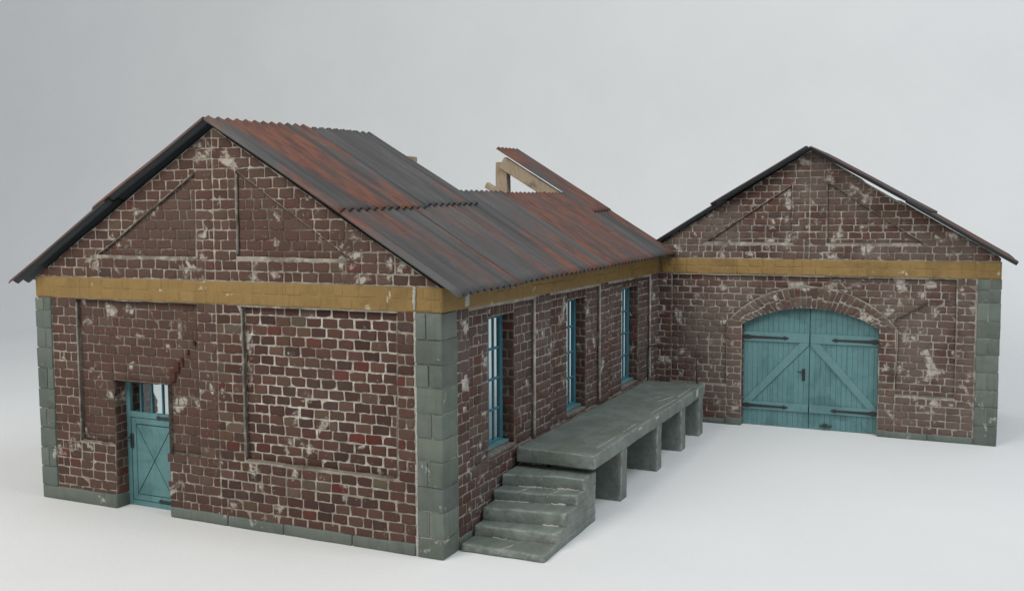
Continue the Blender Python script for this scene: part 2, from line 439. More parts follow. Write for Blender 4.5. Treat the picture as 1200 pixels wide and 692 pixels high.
    lay(c, f2, -7.0, .005, BB+.004, BT-.004, course=.15, mat='yellow', gap=.003, h=.0025, splits=lambda v: [-3.53,-.36])
    c.add(box_bm((0,.0,BB), (.03,.385,BT), .008, .1, .006), 'yellow', smooth=True)
    for k in range(7):
        z = BB+.02+k*.042; c.add(box_bm((-.385+R.uniform(-.012,.012),-.037,z), (-.345+R.uniform(-.012,.012),-.0,z+.05), .012, .03, .012, k), 'pale', smooth=True)
    c.build('string_course', w)
    p = MB(); p.add(box_bm((-7.02,-.03,0), (dl+.012,TH,.205), .022, .12, .012, 3), 'green', smooth=True); p.build('plinth', w)
    p = MB(); x = dr
    for L in (1.05,.95,1.1,.96):
        e = min(x+L, -.385); p.add(box_bm((x+.004,-.03,0), (e-.004,TH-.02,.15), .02, .12, .012, x), 'green', smooth=True); x = e
    p.build('plinth', w)
    q = MB()
    blocks(q, -7.02, -6.70, -.03, TH, [.2,.5,.79,1.1,1.4,1.7,2.02,2.33,2.63,2.9,BB-.003])
    q.build('corner_pier', w)
    q = MB()
    blocks(q, -.35, .02, -.03, .385, [0,.25,.60,.91,1.235,1.53,1.835,2.17,2.46,2.765,BB-.003])
    for k in range(40):
        z = k*.0775; q.add(box_bm((-.382+R.uniform(-.01,.004),-.016+R.uniform(-.006,.006),z), (-.345,.02,z+.09), .01, .04, .012, k), 'pale', smooth=True)
    q.build('corner_pier', w)
    return w
front_gable()

WIN = [(1.43,2.31),(4.39,5.30),(7.25,8.30)]
WZ0, WZ1 = 1.0, 2.91
def side_wall():
    fr = Frame((0,0,0), (0,1,0), (1,0,0)); mb = MB()
    y0, y1 = .385, 9.48; D = -.07
    panels = [(.74,2.93),(3.52,5.86),(6.28,8.95)]; pz0, pz1 = .93, 3.06
    outer = [(y0,0),(y1,0),(y1,3.45),(y0,3.45)]
    holes = []; pans = []
    for (a, b), (wa, wb) in zip(panels, WIN):
        P = [(a,pz0),(b,pz0),(b,pz1),(a,pz1)]; W = [(wa,WZ0),(wb,WZ0),(wb,WZ1),(wa,WZ1)]
        holes.append(densify(P)); Q = densify(P, .15, .012)
        sheet(mb, fr, Q, [W], D, 'mortar', (.7,.7,.7)); skirt(mb, fr, Q, 0, D, 'mortar'); skirt(mb, fr, W, D, -.35, 'mortar'); pans.append(P)
    sheet(mb, fr, densify(outer), holes, 0, 'mortar')
    sheet(mb, fr, outer, [[(wa,WZ0),(wb,WZ0),(wb,WZ1),(wa,WZ1)] for wa, wb in WIN], -.35, 'pale')
    skirt(mb, fr, outer, 0, -.35, 'mortar')
    def dep(u, v):
        for wa, wb in WIN:
            if wa < u < wb and WZ0 < v < WZ1+.17: return None
        for P in pans:
            if inside(P, u, v): return D
        return 0.
    def sp(v):
        s = []
        if pz0 < v < pz1: s += [x for p in panels for x in p]
        if WZ0-.05 < v < WZ1+.17: s += [jagged(i, x, v, .012) for i, w in enumerate(WIN) for x in w]
        return s
    lay(mb, fr, y0+.02, y1, .15, BB, splits=sp, depth=dep, mat='brick_mauve', film=lambda u, v: .35)
    for i, (wa, wb) in enumerate(WIN):
        u = wa-.0
        while u < wb-.02:                                       # upright bricks over the window
            L = min(R.uniform(.085,.11), wb-u); put_brick(mb, fr, [(u,WZ1),(u+L,WZ1),(u+L,pz1),(u,pz1)], D); u += L
        lay(mb, Frame((D,wb,0), (-1,0,0), (0,-1,0)), -.0, .19, WZ0, WZ1, ln=.19)
        lay(mb, Frame((-.27,wa,0), (1,0,0), (0,1,0)), 0, .2, WZ0, WZ1)
        mb.add(box_bm((-.3,wa+.005,WZ0-.06), (-.055,wb-.005,WZ0+.006), .015, .12, .012, i), 'mortar', (.42,.40,.40), smooth=True)
    for a, b in panels:                                         # bright plaster lips of the recesses
        for u, w in ((b-.0,.032), (a,.02)):
            P = [(u+R.uniform(-.012,.012), pz0+(pz1-pz0)*k/12) for k in range(13)]
            mb.add(tube_bm([fr.p(x, z, -.02) for x, z in P], w*.8, 6), 'mortar', smooth=True)
    for k in (0,2,3,7,8):                                         # rough plaster at the joint with the front
        z = 1.75+k*.145; mb.add(box_bm((-.02,.56+R.uniform(-.07,.05),z), (.011,.64+R.uniform(-.03,.09),z+R.uniform(.05,.16)), .02, .05, .02, k), 'mortar', smooth=True)
    w = mb.build('side_wall', shed)
    c = MB(); f2 = Frame((.01,0,0), (0,1,0), (1,0,0))
    c.add(box_bm((-.15,y0+.025,BB), (.01,y1,3.44), .004), 'yellow')
    lay(c, f2, y0+.03, y1, BB+.004, 3.436, course=.16, mat='yellow', gap=.003, h=.0025)
    c.add(box_bm((.0,.60,BB+.02), (.035,.72,3.40), .02, .05, .02, 4), 'pale', smooth=True)
    c.build('string_course', w)
    p = MB(); y = y0+.02
    while y < y1-.1:
        e = min(y+R.uniform(.8,1.1), y1); p.add(box_bm((-.02,y+.004,0), (.025,e-.004,.15), .015, .12, .01, y), 'green', smooth=True); y = e
    p.build('plinth', w)
side_wall()

def rear_ruin():
    """what is left of the far side: a broken end of wall by the gable and one pier under the truss"""
    fr = Frame((-7,0,0), (0,-1,0), (-1,0,0)); mb = MB()
    prof = [(-TH,0),(-2.55,0),(-2.5,.35),(-2.38,.5),(-2.2,.75),(-2.06,.98),(-2.12,1.15),(-1.98,1.4),(-2.05,1.65),(-2.0,1.8),(-2.1,2.0),(-2.16,2.35),(-1.95,2.6),(-2.0,3.0),(-1.8,3.36),(-TH,3.36)]
    sheet(mb, fr, prof, [], 0, 'mortar'); sheet(mb, fr, prof, [], -.26, 'mortar'); skirt(mb, fr, prof, 0, -.26, 'mortar')
    lay(mb, fr, -2.5, -TH-.02, 0, 3.36, depth=lambda u, v: 0. if inside(prof, u, v) else None)
    lay(mb, Frame((-6.74,0,0), (0,1,0), (1,0,0)), TH+.02, 2.5, 0, 3.36, depth=lambda u, v: 0. if inside(prof, -u, v) else None)
    mb.build('ruined_wall', shed)
    mb = MB(); mb.add(box_bm((-7.0,8.35,0), (-6.62,8.85,3.36), .01), 'mortar')
    lay(mb, Frame((-7,8.35,0), (1,0,0), (0,-1,0)), 0, .38, .02, 3.34); lay(mb, Frame((-6.62,8.35,0), (0,1,0), (1,0,0)), 0, .5, .02, 3.34)
    lay(mb, Frame((-7,8.85,0), (0,-1,0), (-1,0,0)), 0, .5, .02, 3.34)
    mb.build('ruined_pier', shed)
rear_ruin()

# ---- roof
def corr(o_name, parent, E, Rg, y0, y1, s0, s1, lift0=0., lift1=0., pitch=.19, amp=.033, th=.014, mat='roof', warp=.012, skew=0., label=None, seed=0., ph=0.):
    """a corrugated sheet. E(y), Rg(y): eave and ridge lines; s: share of the slope from eave to ridge"""
    mb = MB(); ny = max(6, int((y1-y0)/pitch*8)); ns = 14
    mid = (y0+y1)/2; n = (Rg(mid)-E(mid)).cross(Vector((0,1,0))).normalized()
    if n.z < 0: n = -n
    L = (Rg(mid)-E(mid)).length
    top, bot = [], []
    for i in range(ns+1):
        s = s0+(s1-s0)*i/ns; ra, rb = [], []
        for j in range(ny+1):
            y = y0+(y1-y0)*j/ny; yy = y+skew*(s-s0)
            p = E(yy)+(Rg(yy)-E(yy))*s
            h = .05+lift0+(lift1-lift0)*i/ns+amp*math.cos((y-ph)/pitch*2*math.pi)+warp*noise.noise(Vector((y*.9+seed, s*3, seed)))
            if i in (0, ns): p = p+(Rg(mid)-E(mid)).normalized()*(.012*noise.noise(Vector((y*1.5, i, seed+3))))
            for lst, d in ((ra, th/2), (rb, -th/2)):
                v = mb.bm.verts.new(p+n*(h+d)); v[mb.u] = (y+seed*3, s*L, 0); lst.append(v)
        top.append(ra); bot.append(rb)
    for i in range(ns):
        for j in range(ny):
            mb.face([top[i][j], top[i][j+1], top[i+1][j+1], top[i+1][j]], mat, smooth=True)
            mb.face([bot[i][j], bot[i+1][j], bot[i+1][j+1], bot[i][j+1]], 'roof_dark', smooth=True)
    for j in range(ny):
        mb.face([top[0][j], bot[0][j], bot[0][j+1], top[0][j+1]], mat); mb.face([top[ns][j], top[ns][j+1], bot[ns][j+1], bot[ns][j]], mat)
    for i in range(ns):
        mb.face([top[i][0], top[i+1][0], bot[i+1][0], bot[i][0]], mat); mb.face([top[i][ny], bot[i][ny], bot[i+1][ny], top[i+1][ny]], mat)
    return mb.build(o_name, parent, label)
EA = lambda y: Vector((.335, y, 3.315+.0145*y))
RI = lambda y: Vector((-3.49, y, 5.565+.028*y))
EL = lambda y: Vector((-7.34, y, 3.285))
ys = [-.21, 1.55, 3.4, 5.3, 7.25, 9.42]
for k in range(5):
    corr('roof_sheet', shed, EA, RI, ys[k], ys[k+1]+.06, 0 if k else -.004, (.56,.56,.553,.54,.535)[k], .0+.004*k, .004*k, mat='roof_rusty' if k > 2 else 'roof', seed=k*1.37, ph=.05, skew=.05)
corr('roof_sheet', shed, EA, RI, -.21, 2.0, .440, 1.0, .03, .012, seed=8.2, mat='roof_rusty', ph=.05)
corr('roof_sheet', shed, EA, RI, 1.95, 3.72, .452, .985, .045, .022, seed=9.9, ph=.05, skew=.05)
corr('roof_sheet', shed, EA, RI, 8.3, 9.3, .365, .935, .05, .045, seed=12.1, mat='roof_rusty', warp=.006, label='loose rusty iron sheet raised on a bare rafter')
for k, (a, b) in enumerate(((-.21,1.5),(1.45,3.2))):
    corr('roof_sheet', shed, EL, RI, a, b, .0, .53, .0, .0, seed=20+k, mat='roof_rusty', ph=.05)
    corr('roof_sheet', shed, EL, RI, a, b+.4, .47, 1.0, .035, .0, seed=25+k, mat='roof_rusty', ph=.05)

# ---- roof timbers
def timber(name, *bars):
    mb = MB()
    for p, q, w, h in bars: mb.add(bar_bm(p, q, w, h, Vector((0,1,0)), .018), 'timber')
    for v in mb.bm.verts:
        q = v.co*3; v.co += Vector((noise.noise(q), noise.noise(q+Vector((9,0,0))), noise.noise(q+Vector((0,9,0)))))*.012
    return mb.build(name, shed)
timber('tie_beam', ((-6.95,8.6,3.45), (-.2,8.6,3.45), .22, .2))
timber('king_post', ((-3.13,8.5,3.5), (-3.13,8.5,5.44), .26, .22))
timber('rafter', ((-3.10,8.42,5.43), (-.15,8.42,3.64), .26, .16))
timber('rafter', ((-3.4,8.6,4.78), (-5.3,8.6,5.02-1.35), .12, .12))
timber('strut', ((-3.50,8.45,4.97), (-3.0,8.45,4.66), .13, .13))
timber('ridge_board', ((-3.70,.2,5.33), (-3.70,5.6,5.355), .30, .11))
timber('purlin', ((-1.75,.3,4.42), (-1.75,9.3,4.52), .12, .12))
timber('rafter', ((-3.4,4.0,5.43), (-.15,4.0,3.5), .14, .16))
timber('tie_beam', ((-6.9,2.05,3.42), (-.2,2.05,3.42), .16, .18))
timber('king_post', ((-3.6,2.05,3.5), (-3.6,2.05,5.3), .16, .16))
timber('rafter', ((-3.65,2.05,5.32), (-6.9,2.05,3.44), .14, .14))

# ---- side door
def strap_bm(p, q, w, t=.012):
    """flat hinge strap with a swelling near the hinge and a spear tip, in an x-z plane facing -y"""
    p, q = Vector(p), Vector(q); d = (q-p); L = d.length; x = d.normalized(); z = Vector((0,0,1))-x*x.z; z.normalize()
    prof = [(0,.35),(.04,.75),(.10,1.),(.18,.62),(.3,.5),(.78,.36),(.86,.34),(.90,.75),(.94,.5),(1.,.05)]
    bm = bmesh.new(); A = []; B = []
    o = [(s*L, w*h/2) for s, h in prof]; o = o+[(s, -h) for s, h in reversed(o)]
    for s, h in o:
        c = p+x*s+z*h; A.append(bm.verts.new(c+Vector((0,-t,0)))); B.append(bm.verts.new(c))
    bm.faces.new(A); bm.faces.new(B[::-1])
    for k in range(len(o)): bm.faces.new((A[k], B[k], B[(k+1) % len(o)], A[(k+1) % len(o)]))
    return bm
def handle_bm(x, y, z, s=1., flip=1):
    bm = box_bm((x-.028*s,y-.016,z-.115*s), (x+.028*s,y,z+.105*s), .008)
    for pts, r in (([(x,y-.012,z+.05*s),(x,y-.055,z+.05*s),(x-.04*s*flip,y-.062,z+.052*s),(x-.105*s*flip,y-.062,z+.045*s)], .013*s),
                   ([(x,y-.012,z-.05*s),(x,y-.026,z-.05*s)], .02*s)):
        t = tube_bm(pts, r); mp = {v: bm.verts.new(v.co) for v in t.verts}
        for f in t.faces: bm.faces.new([mp[v] for v in f.verts])
        t.free()
    return bm
def side_door():
    x0, x1, y, zt = -5.495, -4.455, .235, 1.905
    mb = MB()
    def bx(a, b, c, d, y0, y1, m='teal', bev=.006): mb.add(box_bm((a,y0,c), (b,y1,d), bev), m)
    bx(x0+.07,x1-.07,.03,1.40,y+.012,y+.03,'groove',0)
    bx(x0,x0+.075,0,zt,y-.012,y+.05); bx(x1-.075,x1,0,zt,y-.012,y+.05)             # stiles
    bx(x0+.075,x1-.075,1.875,zt,y-.012,y+.05); bx(x0+.075,x1-.075,1.335,1.42,y-.008,y+.05)
    bx(x0+.075,x1-.075,0,.075,y-.008,y+.05)
    a, b, c, d = x0+.085, x1-.085, .085, 1.325                                       # boarded panel: border, then four triangles meeting in a cross
    w = .085
    bx(a,a+w,c,d,y-.002,y+.02); bx(b-w,b,c,d,y-.002,y+.02); bx(a+w+.002,b-w-.002,c,c+w,y-.003,y+.02); bx(a+w+.002,b-w-.002,d-w,d,y-.003,y+.02)
    a += w+.008; b -= w+.008; c += w+.008; d -= w+.008; m = ((a+b)/2, (c+d)/2); g = .007
    for P in ([(a,c),(b,c),m], [(b,c),(b,d),m], [(b,d),(a,d),m], [(a,d),(a,c),m]):
        Q = inset(P, g)
        A = [mb.bm.verts.new((q[0],y-.002,q[1])) for q in Q]; B = [mb.bm.verts.new((q[0],y+.02,q[1])) for q in Q]
        mb.face(A,'teal'); mb.face(B[::-1],'teal')
        for k in range(3): mb.face([A[k],B[k],B[(k+1)%3],A[(k+1)%3]],'teal')
    dr = mb.build('door', shed, 'narrow teal door with glazed top and crossed board panel')
    f = MB()
    for xx in (-5.215,-5.0,-4.785): f.add(box_bm((xx-.014,y-.002,1.42), (xx+.014,y+.035,1.875), .005), 'teal_dark')
    f.build('glazing_bar', dr)
    f = MB(); f.add(box_bm((x0+.07,y+.02,1.41), (x1-.07,y+.026,1.88), 0), 'glass'); f.build('pane', dr)
    f = MB(); f.add(handle_bm(-5.395,y-.012,.985,1.,1), 'iron'); f.build('handle', dr)
    for z in (1.365,.115):
        f = MB(); f.add(strap_bm((-4.46,y-.014,z), (-4.90,y-.014,z), .075), 'iron'); f.build('hinge', dr)
side_door()

# ---- slit windows
def window(ya, yb):
    x = -.285; mb = MB()
    def bx(a, b, c, d, x0, x1, m='teal_dark'): mb.add(box_bm((x0,a,c), (x1,b,d), .004), m)
    bx(ya+.005,ya+.08,WZ0+.015,WZ1-.005,x-.05,x+.03); bx(yb-.09,yb-.005,WZ0+.015,WZ1-.005,x-.03,x+.03)
    bx(ya+.08,yb-.09,WZ1-.07,WZ1-.005,x-.05,x+.03); bx(ya+.08,yb-.09,WZ0+.015,WZ0+.08,x-.05,x+.03)
    w = mb.build('window', shed)
    mb = MB(); n = 4
    for k in range(1, n):
        u = ya+.08+(yb-ya-.17)*k/n; bx(u-.017,u+.017,WZ0+.08,WZ1-.07,x-.016,x+.016)
    for k in range(1, 4):
        z = WZ0+.08+(WZ1-WZ0-.15)*k/4; bx(ya+.08,yb-.09,z-.018,z+.018,x-.014,x+.014)
    mb.build('glazing_bars', w)
    mb = MB(); bx(ya+.01,yb-.01,WZ0+.012,WZ0+.05,x+.03,x+.13,'teal'); mb.build('sill', w)
    mb = MB(); mb.add(box_bm((x-.012,ya+.08,WZ0+.08), (x-.006,yb-.09,WZ1-.07), 0), 'glass'); mb.build('pane', w)
for a, b in WIN: window(a, b)

# ------------------------------------------------------------------ arched shed
RY = 9.505
arch = root('arched_shed', (3.05, RY+1.8, 0), 'right brick shed with broad arched doorway and teal plank double doors', 'shed')
def arch_front():
    fr = Frame((0,RY,0), (1,0,0), (0,-1,0)); mb = MB(); D = -.055
    xl, xr, xa, za = -.36, 6.45, 3.05, 5.555
    ix0, ix1, isp = 1.755, 4.385, 2.09; ir = .365
    ex0, ex1, esp = 1.45, 4.69, 2.10; er = .76
    def arc(x0, x1, zs, rise, n=20):
        h = (x1-x0)/2; r = (h*h+rise*rise)/(2*rise); cx = (x0+x1)/2; cz = zs+rise-r; a = math.asin(h/r)
        return [(cx+r*math.sin(-a+2*a*k/n), cz+r*math.cos(-a+2*a*k/n)) for k in range(n+1)]
    I, E = arc(ix0, ix1, isp, ir), arc(ex0, ex1, esp, er)
    notch = [(4.70,4.555),(4.62,4.572),(4.05,4.917),(3.98,4.985)]
    outer = [(xl,0),(ix0,0)]+I+[(ix1,0),(xr,0),(xr,BT),(6.42,BT+.004),(6.42,3.512)]+notch+[(xa,za),(xl,3.47)]
    pan = [(.28,.84),(ex0,.84)]+E+[(ex1,.84),(5.75,.84),(5.72,3.075),(.28,3.075)]
    tl = [(1.0,3.76),(2.72,3.74),(2.70,4.90)]; tr = [(3.38,3.74),(5.14,3.75),(3.36,4.93)]
    sheet(mb, fr, densify(outer, .3), [densify(pan, .3), densify(tl), densify(tr)], 0, 'mortar')
    for P in (pan, tl, tr):
        Q = densify(P, .2, .006); sheet(mb, fr, Q, [], D, 'mortar'); skirt(mb, fr, Q, 0, D, 'mortar')
    sheet(mb, fr, outer, [], -TH, 'mortar'); skirt(mb, fr, outer, 0, -TH, 'mortar')
    ext = [(ex0,0)]+E+[(ex1,0)]; int_ = [(ix0,0)]+I+[(ix1,0)]
    def dep(u, v):
        if inside(int_, u, v): return None
        if v > isp+.005 and inside(ext, u, v): return None         # the arch ring has its own bricks
        for P in (pan, tl, tr):
            if inside(P, u, v): return D
        return 0.
    def sp(v):
        s = [3.05] if v > 2.7 else []
        if v < isp+.1: s += [jagged('jl', ix0, v, .012), ex0+R.uniform(-.01,.01), jagged('jr', ix1, v, .012), ex1+R.uniform(-.01,.01)]
        if .84 < v < 3.075: s += [.28, 5.74]
        if 3.75 < v < 4.92: s += [2.71, 3.37]
        return s
    ls = [line(a, b, .001) for a, b in zip(E, E[1:])]
    lay(mb, fr, xl, 6.06, .12, BB, splits=sp, depth=dep, lines=ls, ln=.26, mat='brick_dusty', film=lambda u, v: .3)
    def depg(u, v):
        if v > za-abs(u-xa)*.606-.012 or u > 6.42: return None
        if 3.96 < u < 4.72 and v > 4.917-(u-4.05)*.605-.02: return None
        return dep(u, v)
    lay(mb, fr, xl, xr, BT+.012, za, splits=sp, depth=depg, ln=.26, mat='brick_dusty', film=lambda u, v: .42, lines=[*gable_slopes(xl-.1, xr+.01, za-3.41*.606, xa, za-.008), line((4.72,4.49),(3.96,4.95)), line(tl[0], tl[2]), line(tr[1], tr[2])])
    # arch ring, two rings of bricks on edge
    n = 31; I2, E2 = arc(ix0, ix1, isp, ir, n), arc(ex0, ex1, esp, er, n)
    mx = lambda a, b, t: (a[0]+(b[0]-a[0])*t, a[1]+(b[1]-a[1])*t)
    for k in range(n):
        t = R.uniform(.40,.60)
        for a, b in ((0,t-.025), (t+.025,1)):
            put_brick(mb, fr, [mx(I2[k],E2[k],a), mx(I2[k+1],E2[k+1],a), mx(I2[k+1],E2[k+1],b), mx(I2[k],E2[k],b)], .004, 'brick_dusty', tuple(x+(y-x)*.5 for x, y in zip(tint(), (.10,.072,.058))), jit=.009, gap=.0065)
    mb.add(tube_bm([fr.p(x, z+.010, -.014) for x, z in E], .022, 6), 'mortar', (.7,.68,.64), smooth=True)
    mb.add(tube_bm([fr.p(x, z, -.012) for x, z in ((4.66,2.27),(4.8,2.36),(5.0,2.47),(5.2,2.62),(5.25,2.64))], .013, 6), 'brick', (.07,.05,.045), smooth=True)
    for a, b, w in (((5.75,.88),(5.73,3.0),.02), ((4.5,.845),(5.72,.84),.02), ((4.7,1.2),(4.71,2.1),.02), ((1.45,1.0),(1.44,2.1),.018), ((.28,.9),(.28,3.05),.018), ((1.0,3.76),(2.68,4.88),.018), ((3.38,3.76),(3.37,4.9),.018), ((3.4,4.92),(5.1,3.77),.013), ((3.45,3.74),(5.1,3.75),.014)):
        P = [(a[0]+(b[0]-a[0])*i/9+R.uniform(-.006,.006), a[1]+(b[1]-a[1])*i/9+R.uniform(-.006,.006)) for i in range(10)]
        mb.add(tube_bm([fr.p(x, z, -(w*.75-.005)) for x, z in P], w*.75, 10), 'mortar', (.62,.61,.60) if abs(a[0]-b[0]) < .06 and w > .019 else (.5,.46,.42), smooth=True)
    for x, s in ((ix0, 1), (ix1, -1)):
        lay(mb, Frame((x,RY,0), (0,s,0), (s,0,0)) if s > 0 else Frame((x,RY+TH,0), (0,-1,0), (-1,0,0)), .01, TH-.01, .15, isp)
    w = mb.build('gable_wall', arch)
    c = MB(); f2 = Frame((0,RY-.012,0), (1,0,0), (0,-1,0))
    c.add(box_bm((.05,RY-.012,BB), (xr+.015,RY+.12,BT), .004), 'yellow')
    lay(c, f2, .06, xr+.005, BB+.004, BT-.004, course=.15, mat='yellow', gap=.003, h=.0025, ln=.26)
    c.build('string_course', w)
    p = MB(); p.add(box_bm((xl,RY-.03,0), (.78,RY+.2,.15), .02, .12, .01, 5), 'green', smooth=True)
    p.add(box_bm((.79,RY-.03,0), (1.42,RY+.2,.10), .02, .1, .012, 6), 'green', smooth=True)
    p.add(box_bm((1.43,RY-.032,0), (ix0+.005,RY+TH,.15), .016, .1, .01, 7), 'green', smooth=True)
    p.build('plinth', w)
    p = MB(); x = ix1
    for L in (.9,.8): p.add(box_bm((x,RY-.03,0), (x+L-.01,RY+TH-.02,.125), .018, .12, .012, x), 'green', smooth=True); x += L
    p.build('plinth', w)
    q = MB(); blocks(q, 6.085, xr+.02, RY-.03, RY+.3, [0,.36,.72,1.04,1.36,1.68,2.0,2.32,2.66,2.9,BB-.003], rough=.006)
    q.build('corner_pier', w)
    mb = MB(); mb.add(box_bm((xr-TH,RY+TH+.02,0), (xr-.012,RY+3.6,3.42), .0), 'mortar')
    lay(mb, Frame((xr-.012,RY+.3,0), (0,1,0), (1,0,0)), 0, 3.3, .3, 3.1)
    mb.add(box_bm((xr-.1,RY+.31,0), (xr+.03,RY+3.6,.75), .01, .3, .01), 'green', smooth=True)
    mb.build('side_wall', arch)
    mb = MB(); mb.add(box_bm((xl,RY+TH+.02,0), (xl+TH,RY+3.6,3.42), 0), 'mortar')
    lay(mb, Frame((xl,RY+3.6,0), (0,-1,0), (-1,0,0)), 0, 3.3, .02, 3.4); mb.build('side_wall', arch)
arch_front()
REr = lambda y: Vector((6.68, y, 3.36)); RRi = lambda y: Vector((3.05, y, 5.555)); REl = lambda y: Vector((-.55, y, 3.36))
for k, (a, b) in enumerate(((9.14,11.3),(11.25,13.2))):
    corr('roof_sheet', arch, REr, RRi, a, b, 0, .52, 0, .0, seed=31+k, mat='roof_rusty')
    corr('roof_sheet', arch, REr, RRi, a, b, .405, 1.0, .04, -.014, seed=41+k, mat='roof_rusty')
    corr('roof_sheet', arch, REl, RRi, a if k else 9.32, b, 0, .55, 0, 0, seed=51+k, mat='roof')
    corr('roof_sheet', arch, REl, RRi, a, b, .49, 1.0, .03, .0, seed=61+k, mat='roof')
mbt = MB(); mbt.add(bar_bm((3.05,9.85,5.30), (3.05,13,5.30), .1, .2), 'timber'); mbt.build('ridge_board', arch)

def big_doors():
    y = RY+.175; I = (1.755, 4.385, 2.09, .365)
    h = (I[1]-I[0])/2; r = (h*h+I[3]**2)/(2*I[3]); cx = (I[0]+I[1])/2; cz = I[2]+I[3]-r
    top = lambda x: cz+math.sqrt(max(0, r*r-(x-cx)**2))+.01
    mid = 3.075
    for side, (a, b) in enumerate(((1.745, mid-.006), (mid+.006, 4.395))):
        mb = MB(); n = 13; w = (b-a)/n
        e = .02 if side == 0 else -.02; p, q = (a, b+e) if side == 0 else (a+e, b)
        P = [(p,.02),(q,.02)]+[(q+(p-q)*i/10, top(q+(p-q)*i/10)-.012) for i in range(11)]
        A = [mb.bm.verts.new((u,y+.022+.003*side,v)) for u, v in P]; B = [mb.bm.verts.new((u,y+.04+.003*side,v)) for u, v in P]
        mb.face(A,'groove'); mb.face(B[::-1],'groove')
        for i in range(len(P)): mb.face([A[i],B[i],B[(i+1)%len(P)],A[(i+1)%len(P)]],'groove')
        for k in range(n):
            p, q = a+w*k+.0022, a+w*(k+1)-.0022; dz = R.uniform(.006,.02); yy = y+R.uniform(-.002,.002)
            P = [(p,dz),(q,dz),(q,top(q)),((p+q)/2,top((p+q)/2)),(p,top(p))]
            A = [mb.bm.verts.new((u,yy,v)) for u, v in P]; B = [mb.bm.verts.new((u,yy+.03,v)) for u, v in P]
            mb.face(A,'teal'); mb.face(B[::-1],'teal')
            for i in range(5): mb.face([A[i],B[i],B[(i+1)%5],A[(i+1)%5]],'teal')
        d = mb.build('door_leaf', arch)
        for z0, z1 in ((1.735,1.925), (.335,.495)):
            mb = MB(); mb.add(box_bm((a+.006,y-.034,z0), (b-.004,y-.002,z1), .006, .15, .003, z0), 'teal_grey'); mb.build('rail', d)
        mb = MB(); zt, zb = 1.732, .498; xo, xi = (a+.1, b-.08) if side == 0 else (b-.1, a+.08)
        s = 1 if side == 0 else -1; hw = .115
        P = [(xo-s*.075,zb),(xo+s*.10,zb),(xi+s*.07,zt-.03),(xi+s*.07,zt),(xi-s*.11,zt)]
        A = [mb.bm.verts.new((u,y-.031,v)) for u, v in P]; B = [mb.bm.verts.new((u,y-.001,v)) for u, v in P]
        mb.face(A,'teal_grey'); mb.face(B[::-1],'teal_grey')
        for i in range(len(P)): mb.face([A[i],B[i],B[(i+1)%len(P)],A[(i+1)%len(P)]],'teal_grey')
        mb.build('brace', d)
        for z in (1.82, .41):
            mb = MB(); p, q = ((a+.01, a+.93) if side == 0 else (b-.01, b-.90))
            mb.add(strap_bm((p,y-.036,z), (q,y-.036,z), .10), 'iron'); mb.build('hinge', d)
        if side == 0:
            mb = MB(); mb.add(handle_bm(2.965,y-.002,1.10,1.1,1), 'iron'); mb.build('handle', d)
        else:
            mb = MB(); mb.add(box_bm((3.36,y-.05,.07), (3.44,y,.135), .015), 'iron'); mb.add(tube_bm([(3.3,y-.02,.09),(3.4,y-.045,.08),(3.53,y-.02,.1)], .016), 'iron')
            mb.build('bolt', d)
big_doors()

# ------------------------------------------------------------------ platform, steps, rail
plat = root('loading_platform', (.68,5.25,0), 'long grey concrete loading platform on square piers along the windowed wall', 'platform')
mb = MB(); mb.add(box_bm((.075,2.06,.785), (1.262,8.46,.985), .018, .11, .008, 2, 3), 'concrete', smooth=True); 
for y0, y1, x0, x1 in ((2.5,3.3,1.13,1.15),(3.6,4.9,1.15,1.13),(5.2,6.6,1.12,1.16),(6.2,6.9,.9,1.05),(6.9,7.9,1.14,1.12),(6.4,6.75,.72,.86)):
    n = 12; mb.add(tube_bm([(x0+(x1-x0)*k/n+R.uniform(-.006,.006), y0+(y1-y0)*k/n, .981+.006*noise.noise(Vector((k*.9,y0,0)))) for k in range(n+1)], .0075, 6), 'pale', smooth=True)
for k in range(3):
    y = R.uniform(2.2,8.2); mb.add(box_bm((1.235,y,.93+R.uniform(-.1,.02)), (1.2645,y+R.uniform(.06,.25),.955+R.uniform(0,.02)), .008, .04, .008, k), 'pale', smooth=True)
mb.build('slab', plat)
for yb in (3.6,5.51,7.07,8.42):
    mb = MB(); mb.add(box_bm((.07,yb-.29,0), (1.235,yb,.79), .02, .09, .013, yb), 'concrete', smooth=True); mb.build('pier', plat)

